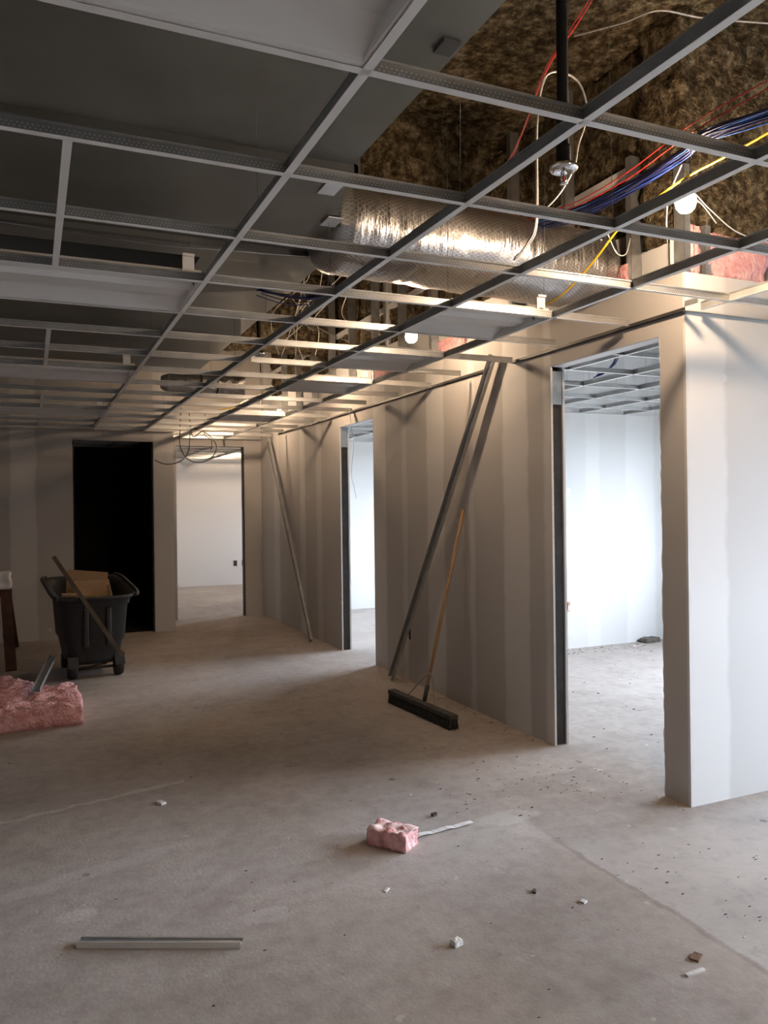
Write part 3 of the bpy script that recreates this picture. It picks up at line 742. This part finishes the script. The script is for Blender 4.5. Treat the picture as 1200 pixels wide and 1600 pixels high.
mcp([(2.47,3.16,CH+2.30),(2.62,2.98,CH+2.30),(2.71,2.84,CH+2.30),(2.95,2.80,CH+2.30),(3.3,2.7,CH+2.30)], .004, 'mc', nm='cable_run')
lw = tag(empty('loose_wires', (1.9,5.0,CH+1.1)), 'tangle of loose white wires hanging in the open ceiling', 'wires')
for k in range(9):
    x = 1.70+random.uniform(0,.5); y = 4.9+random.uniform(0,.9)
    pts = [(x, y, CH+1.9), (x+random.uniform(-.1,.1), y, CH+1.6), (x+random.uniform(-.25,.25), y+random.uniform(-.2,.2), CH+1.35), (x+random.uniform(-.3,.3), y+random.uniform(-.2,.2), CH+1.10+random.uniform(-.06,.1))]
    mcp(pts, .0032, 'white_wire', lw, 'wire')
w2 = tag(empty('loose_wires', (2.75,2.9,CH+1.3)), 'loose white wires beside the studs at the nearest bulb', 'wires')
for pts in ([(2.75,2.75,CH+1.55),(2.72,2.8,CH+1.42),(2.76,2.86,CH+1.32),(2.9,3.0,CH+1.28)], [(3.02,3.4,CH+1.45),(2.9,3.3,CH+1.32),(2.75,3.2,CH+1.28),(2.70,3.22,CH+1.4)], [(2.68,2.72,CH+1.42),(2.80,2.74,CH+1.43),(3.0,2.82,CH+1.40),(3.3,2.92,CH+1.36),(3.7,3.0,CH+1.37)], [(2.70,2.74,CH+1.40),(2.86,2.76,CH+1.40),(3.1,2.88,CH+1.37)]): mcp(pts, .0028, 'white_wire', w2, 'wire')
lp = tag(empty('hanging_cable', (1.9,9.98,CH+.9)), 'loop of cable dangling in front of the lit end doorway', 'cable')
mcp([(1.72,10.0,CH+1.25),(1.70,10.0,CH+.86),(1.72,10.0,CH+.72),(1.80,10.0,CH+.61),(1.93,10.0,CH+.57),(2.06,10.0,CH+.61),(2.14,10.0,CH+.70),(2.15,10.0,CH+.80),(2.08,10.0,CH+.90),(1.98,10.0,CH+.96),(1.86,10.0,CH+.90),(1.82,10.0,CH+1.2)], .0065, 'duct_seam', lp)
mcp([(2.02,9.98,CH+1.2),(2.00,9.98,CH+.94),(2.09,9.97,CH+.85),(2.08,9.97,CH+.73)], .0055, 'duct_seam', lp)
mcp([(1.42,10.15,CH+.60),(1.55,10.12,CH+.55),(1.70,10.05,CH+.58),(1.80,10.0,CH+.70),(1.83,10.0,CH+.95)], .006, 'duct_seam', lp)
lw3 = tag(empty('hanging_wire', (3.0,7.5,CH+.5)), 'thin white wire dangling in the second right doorway', 'wire')
mcp([(3.0,7.55,CH+1.02),(3.0,7.53,CH+.89),(3.0,7.44,CH+.65),(3.0,7.52,CH+.33),(3.0,7.45,CH+.2),(3.0,7.39,CH+.08)], .003, 'white_wire', lw3)
b5 = bundle('data_cables', 'blue cable ends hanging inside the near right doorway', [(4.45,5.2,CH+1.45),(4.45,5.2,CH+1.22),(4.35,5.2,CH+1.10),(4.25,5.22,CH+1.05)], 5, .03, [M['blue_b'], M['blue_a']], .005)

# ------------------------------------------------------------------ leaning steel studs
def leaning_stud(foot, top, label):
    a, b = Vector(foot), Vector(top); d = (b-a).normalized(); L = (b-a).length
    o = tag(empty('steel_stud', foot), label, 'stud', 'steel studs leaning on the corridor wall')
    nx = Vector((-1,0,0)); nx = (nx - d*nx.dot(d)).normalized(); sd = d.cross(nx)
    def strip(name, c, wd, th, up):
        MB().bar(c, c + d*L, wd, th, up).build(name, M['galv'], o)
    strip('web', nx*0, .064, .0016, tuple(nx))
    strip('flange', sd*.0312 + nx*.016, .0016, .032, tuple(nx)) if False else None
    for s in (-1, 1): MB().bar(sd*s*.0316 + nx*.015, sd*s*.0316 + nx*.015 + d*L, .0016, .030, tuple(nx)).build('flange', M['galv'], o)
    return o
leaning_stud((2.93, 6.42, .02), (3.012, 4.79, CH+1.05), 'long steel stud leaning on the wall behind the broom')
leaning_stud((2.93, 8.62, .02), (3.012, 10.58, CH+.93), 'long steel stud leaning on the wall near the end doorway')

# ------------------------------------------------------------------ push broom
br = tag(empty('push_broom', (2.60, 5.27, 0)), 'push broom with wooden handle standing against the corridor wall', 'broom')
hx, hy = Vector((2.60, 5.72, 0)), Vector((2.66, 4.80, 0))
d = (hy-hx).normalized(); B0 = Vector((2.60, 5.27, 0)); c0 = (hx+hy)/2 - B0
bevel(MB().bar(c0-d*.46+Vector((0,0,.085)), c0+d*.46+Vector((0,0,.085)), .066, .035).build('broom_head', M['broom_block'], br), .006)
mb = MB()
sx = Vector((-d.y, d.x, 0))
for i in range(62):
    for j in range(5):
        p = c0 + d*(-.45+.9*i/61) + sx*(-.024+.012*j)
        q = p + d*random.uniform(-.008,.008) + sx*((j-2)*.006+random.uniform(-.004,.004))
        mb.tube([p+Vector((0,0,.07)), q+Vector((0,0,.002))], [.005,.0065], 5)
tag(mb.build('bristles', M['bristle'], br), 'dusty dark bristles', kind='stuff')
hb = c0 + Vector((.03, 0, .10)); ht = Vector((3.034, 5.30, 1.52)) - B0
hdir = (ht-hb).normalized()
MB().tube([hb + hdir*.10, hb+hdir*.8, ht], .0125, 12).build('handle', M['handle'], br)
MB().tube([hb, hb+hdir*.12], .0165, 12).build('handle_socket', M['stud_dark'], br)
for s in (-1, 1):
    MB().tube([hb+hdir*.20, hb+hdir*.17+d*s*.06, c0+d*s*.20+Vector((.0,0,.103))], .0035, 6).build('brace', M['steel_brace'], br)
MB().tube([hb+hdir*.185, hb+hdir*.215], .016, 12).build('brace_clamp', M['steel_brace'], br)

# ------------------------------------------------------------------ rolling refuse cart
CX, CY = .505, 8.12
ct = tag(empty('refuse_cart', (CX, CY, 0), (0,0,.10)), 'charcoal plastic refuse cart on wheels beside the black doorway', 'cart')
def loop(hx_, y0, y1, z0, z1, n=28, e=.34):
    """rounded rectangle, z running from z0 at the front to z1 at the back"""
    out = []
    for k in range(n):
        a = 2*PI*k/n; ca, sa = math.cos(a), math.sin(a)
        x = math.copysign(abs(ca)**e, ca)*hx_; v = math.copysign(abs(sa)**e, sa)
        y = (y0+y1)/2 + v*(y1-y0)/2; out.append((x, y, z0+(z1-z0)*(v+1)/2))
    return out
def loft(loops, cap0=True, cap1=False):
    mb = MB(); n = len(loops[0])
    for lp_ in loops: mb.v += lp_
    for i in range(len(loops)-1):
        for k in range(n):
            a = i*n+k; b = i*n+(k+1) % n; mb.f.append((a, b, b+n, a+n)); mb.m.append(0); mb.sm.append(True)
    if cap0: mb.f.append(tuple(reversed(range(n)))); mb.m.append(0); mb.sm.append(False)
    if cap1: mb.f.append(tuple((len(loops)-1)*n+k for k in range(n))); mb.m.append(0); mb.sm.append(False)
    return mb
body = loft([loop(.215,-.34,.36,.13,.13), loop(.225,-.36,.38,.17,.17), loop(.255,-.39,.42,.33,.34), loop(.275,-.395,.43,.34,.36), loop(.30,-.43,.47,.66,.74),
             loop(.318,-.445,.485,.67,.76), loop(.325,-.45,.49,.72,.82), loop(.350,-.47,.51,.725,.84), loop(.372,-.485,.525,.755,.88), loop(.362,-.475,.515,.762,.888), loop(.325,-.44,.48,.745,.87), loop(.305,-.42,.46,.70,.80), loop(.235,-.36,.39,.25,.25)], True, True)
body.build('bin_body', M['cart'], ct)
for x in (-.10, .10): bevel(MB().box(x-.022, x+.022, -.452, -.40, .30, .655).build('rib', M['cart'], ct), .012)
for s in (-1, 1):
    MB().tube(spline([(s*.340,-.44,.755),(s*.372,-.36,.775),(s*.378,.0,.825),(s*.372,.40,.875),(s*.33,.50,.885)], 6), .018, 10).build('handle_rim', M['cart'], ct)
def wheel(x, y, r, wd):
    o = MB().lathe([(r*.55,-wd/2),(r*.92,-wd/2),(r,-wd*.3),(r,wd*.3),(r*.92,wd/2),(r*.55,wd/2)], seg=24).build('wheel', M['black_rubber'], ct, (x, y, r+.002), (0, PI/2, 0))
    MB().lathe([(r*.2,-wd*.55),(r*.5,-wd*.52),(r*.5,wd*.52),(r*.2,wd*.55)], seg=18).build('hub', M['cart'], o); return o
for s in (-1, 1): wheel(s*.205, -.30, .085, .075); wheel(s*.19, .30, .075, .05)
for s in (-1, 1):
    MB().prism([(-.39,.11),(-.36,.21),(-.22,.21),(-.19,.11),(-.21,.15),(-.26,.182),(-.32,.182),(-.37,.15)], s*.205-.045, s*.205+.045).build('wheel_fork', M['cart'], ct)
MB().tube([(-.2,-.30,.087),(.2,-.30,.087)], .012, 10).build('axle', M['stud_dark'], ct)
# what has been thrown in
def junk(name, label, cat, mb, mt, loc, rot):
    return tag(mb.build(name, mt, None, loc, rot), label, cat)
junk('cardboard_sheet', 'brown cardboard flap sticking out of the refuse cart', 'cardboard', MB().box(-.17,.17,-.003,.003,-.19,.10), M['cardboard'], (CX+.03, CY+.02, .80), (-.85, 0, .12))
junk('cardboard_sheet', 'second cardboard piece tilted at the back of the cart', 'cardboard', MB().box(-.21,.17,-.003,.003,-.18,.09), M['cardboard'], (CX+.02, CY+.24, .86), (-.35, .12, .05))
junk('wood_offcut', 'pale wood offcut lying across the cart contents', 'wood', MB().box(-.24,.10,-.022,.022,-.012,.012), M['wood'], (CX-.02, CY-.06, .735), (.2, .10, .25))
junk('wood_offcut', 'short pale stick poking up in the right of the cart', 'wood', MB().box(-.012,.012,-.012,.012,-.20,.10), M['wood'], (CX+.17, CY-.10, .76), (.5, -.15, 0))
junk('metal_scrap', 'small bright metal scrap on top of the cart load', 'scrap', MB().box(-.05,.05,-.015,.015,-.002,.002).box(-.05,.05,.013,.015,.002,.02), M['galv'], (CX+.08, CY-.22, .715), (.25, .1, .7))
bt = MB().bar((0,0,0), Vector((.74, 7.44, .30))-Vector((.21, 8.05, 1.15)), .036, .012, (0,-1,.3))
tag(bt.build('wood_batten', M['grey_wood'], None, (.185, 7.85, 1.13)), 'long thin batten slung over the front rim of the refuse cart', 'batten')

# ------------------------------------------------------------------ left corner: boards and insulation
sh = tag(empty('sawhorse', (-.65, 9.2, 0)), 'dark stained wooden sawhorse at the left edge', 'sawhorse')
MB().box(-.50, .46, -.045, .045, .655, .735).build('top_beam', M['wood_dark'], sh)
for sx in (-.42, .40):
    for sy, yf in ((-1, -.72), (1, .74)):
        MB().bar((sx + (.10 if sx > 0 else -.10)*.6, yf, .0), (sx, sy*.035, .70), .035, .10, (1,0,0)).build('leg', M['wood_dark'], sh)
    MB().box(sx-.02, sx+.02, -.42, .42, .28, .34).build('stretcher', M['wood_dark'], sh)
bm = lumpy(.26, .20, .17, .02, .035, 9, 31)
tag(bm_obj('crumpled_paper', bm, M['paper_white'], None, (-.33, 9.2, .738)), 'crumpled white paper on top of the sawhorse', 'paper')
bp = bm_obj('insulation_roll', lumpy(.95, .85, .135, .022, .030, 7, 21), M['pink'], None, (-.155, 6.56, 0), (0,0,.02))
tag(bp, 'large pink insulation batt lying on the floor at the left', 'insulation')
bq = bm_obj('insulation_roll', lumpy(.55, .50, .11, .022, .030, 7, 22), M['pink'], None, (-.34, 7.35, 0), (0,0,.4))
tag(bq, 'smaller paler insulation piece behind the large pink batt', 'insulation')
ch_ = MB(); ch_.box(-.03,.03,0,1.3,0,.002); ch_.box(-.03,-.028,0,1.3,.002,.03); ch_.box(.028,.03,0,1.3,.002,.03)
tag(ch_.build('steel_track', M['galv'], None, (.02, 6.62, .165), (.03, 0, -.12)), 'steel track resting on the pink batt at the left', 'track')

# ------------------------------------------------------------------ foreground floor
tl = tag(empty('cut_tee', (.13, 3.02, .0)), 'short cut ceiling tee lying on the foreground floor', 'ceiling tee')
v = Vector((.66-.13, 2.765-3.02, 0)); ang = math.atan2(v.y, v.x); tl.rotation_euler = (0,0,ang); L = v.length
MB().box(0, L, -.001, .0005, .0, .024).build('face', M['white_paint'], tl)
MB().box(0, L, .0005, .040, .0115, .0127).build('web', M['galv'], tl)
MB().box(0, L, .040, .046, .008, .0165).build('top_bulb', M['galv'], tl)
pk = tag(empty('insulation_chunk', (1.505, 3.315, 0), (0,0,-.95)), 'chunk of pink insulation on the floor in the foreground', 'insulation')
bm_obj('fibre', lumpy(.20, .125, .075, .010, .014, 22, 5), M['pink'], pk)
fc = lumpy(.20, .126, .004, .010, .004, 22, 6)
for v_ in fc.verts: v_.co.z += .072 + .012*mn.noise(v_.co*22+Vector((5*3.1,5*1.7,.9*5)))
bm_obj('paper_facing', fc, M['kraft'], pk)
mb = MB(); n = 14; a = Vector((1.60, 3.335)); b = Vector((1.955, 3.365)); d2 = (b-a)/n; nr = Vector((-d2.y, d2.x)).normalized()
for i in range(n):
    p, q = a+d2*i, a+d2*(i+1); z0 = .004+.005*abs(math.sin(i*.6)); z1 = .004+.005*abs(math.sin((i+1)*.6)); wd = .016
    mb.face([(*(p-nr*wd), z0), (*(q-nr*wd), z1), (*(q+nr*wd), z1), (*(p+nr*wd), z0)])
o = tag(mb.build('paper_strip', M['paper_white']), 'white strip of joint tape on the floor beside the pink chunk', 'strip')
sm = o.modifiers.new('thick', 'SOLIDIFY'); sm.thickness = .0012
def chip(name, label, x, y, dx, dy, dz, rz, mt, seed, cat='scrap', tilt=0):
    o = bm_obj(name, lumpy(dx, dy, dz, max(dx,dy)/6, min(dx,dy,dz)*.22, 40, seed), M[mt], None, (x, y, 0), (tilt, 0, rz))
    for p in o.data.polygons: p.use_smooth = False
    return tag(o, label, cat)
chip('drywall_chip', 'white drywall chip on the bare foreground floor', 1.36, 2.46, .036, .028, .020, .2, 'gyp_bit', 41)
chip('drywall_chip', 'small flat drywall chip right of the foreground centre', 1.955, 2.51, .025, .020, .007, .4, 'gyp_bit', 42)
chip('drywall_chip', 'sliver of drywall at the lower right corner', 1.99, 1.975, .080, .016, .006, .0, 'gyp_bit', 43)
chip('brown_scrap', 'crumpled brown scrap at the lower right corner', 2.06, 2.04, .050, .030, .007, .5, 'brown_bit', 44)
chip('wood_chip', 'tiny dark lump on the floor above the white strip', 1.83, 3.525, .024, .018, .016, .1, 'dark_bit', 45)
chip('drywall_chip', 'pale chip on the floor near the white crack', .61, 4.30, .030, .050, .012, .5, 'gyp_bit', 46)
chip('wood_chip', 'pale curl of shaving left of the brown scrap', 1.83, 2.66, .03, .012, .008, .9, 'dark_bit', 47)
chip('debris_lump', 'dark lump on the floor by the pillar foot of the near doorway', 6.30, 6.86, .22, .10, .05, .1, 'dark_bit', 48)
chip('drywall_chip', 'thin pale shaving below the pink chunk', 1.30, 2.93, .035, .012, .004, .7, 'gyp_bit', 49)
# countless crumbs
mb = MB()
def crumb(x, y, s):
    s *= .72
    if (-.75 < x < .4 and 6.0 < y < 7.8) or abs(x-1.5) < .15 and abs(y-3.3) < .15 or (x > 6.15 and y > 6.75) or (0 < x < .95 and 7.5 < y < 8.7): return
    a = random.uniform(0, PI); p = [(s*random.uniform(.8,2.4)*math.cos(a+k*PI/2+random.uniform(-.3,.3)), s*random.uniform(.3,.9)*math.sin(a+k*PI/2)) for k in range(4)]
    h_ = s*random.uniform(.25,.6); n = len(mb.v)
    mb.v += [(x+u, y+v, 0.0) for u, v in p] + [(x+u*.5, y+v*.5, h_) for u, v in p]
    mi = random.choice((0,0,0,1,2))
    for q in ((4,5,6,7),(0,1,5,4),(1,2,6,5),(2,3,7,6),(3,0,4,7)): mb.f.append(tuple(n+k for k in q)); mb.m.append(mi); mb.sm.append(False)
for k in range(150): crumb(random.uniform(-.2, 3.0), random.uniform(1.9, 9.5), random.uniform(.003, .009))
for k in range(110): crumb(min(3.0, random.gauss(2.6, .3)), random.gauss(3.65, .22), random.uniform(.003, .011))
def flush(label): tag(mb.build('floor_crumbs', [M['dark_bit'], M['gyp_bit'], M['brown_bit']]), label, 'debris', kind='stuff')
for k in range(40): crumb(random.uniform(2.2, 3.0), random.uniform(2.0, 2.9), random.uniform(.004, .010))
for k in range(60): crumb(3.03-abs(random.gauss(0,.03)), random.uniform(4.3, 7.0), random.uniform(.004, .010))
flush('crumbs of construction dust scattered over the corridor concrete')
mb = MB()
for k in range(80): crumb(random.uniform(3.25, 6.1), random.uniform(3.5, 6.85), random.uniform(.005, .016))
for k in range(50): crumb(random.uniform(5.0, 6.1), random.uniform(6.6, 6.85), random.uniform(.006, .02))
flush('crumbs along the floor inside the near right doorway')

# ------------------------------------------------------------------ outlet boxes
def outlet(name, label, x, y, z, dx, dy, dz, hole):
    o = tag(empty(name, (x, y, z)), label, 'outlet')
    MB().box(-dx/2, dx/2, -dy/2, dy/2, -dz/2, dz/2).build('box', hole, o)
    return o
o = outlet('outlet_box', 'dark outlet cut in the corridor wall beside the leaning stud', XW-.002, 6.31, CH-1.14, .004, .05, .10, M['outlet_dark'])
MB().box(-.0035,-.0005,-.028,-.024,-.054,.054).build('rough_edge', M['gyp_edge'], o); MB().box(-.0035,-.0005,.024,.028,-.054,.054).build('rough_edge', M['gyp_edge'], o)
o = outlet('outlet_box', 'orange tinted outlet box in the room past the near doorway', 5.235, 6.93-.003, CH-1.107, .06, .006, .10, M['box_orange'])
MB().box(-.022,.0,-.0045,-.0028,-.02,.045).build('socket_hole', M['outlet_dark'], o); MB().box(.004,.024,-.0045,-.0028,-.04,.01).build('socket_plate', M['gyp_edge'], o)
outlet('outlet_box', 'dark outlet on the far room wall, left of the pair', 3.77, 15.847, CH-1.13, .07, .006, .11, M['outlet_dark'])
o = outlet('outlet_box', 'outlet on the far room wall, right of the pair', 3.94, 15.847, CH-1.13, .07, .006, .11, M['outlet_dark'])
MB().box(-.02,.025,-.0045,-.0028,-.05,.01).build('cover', M['gyp_edge'], o)
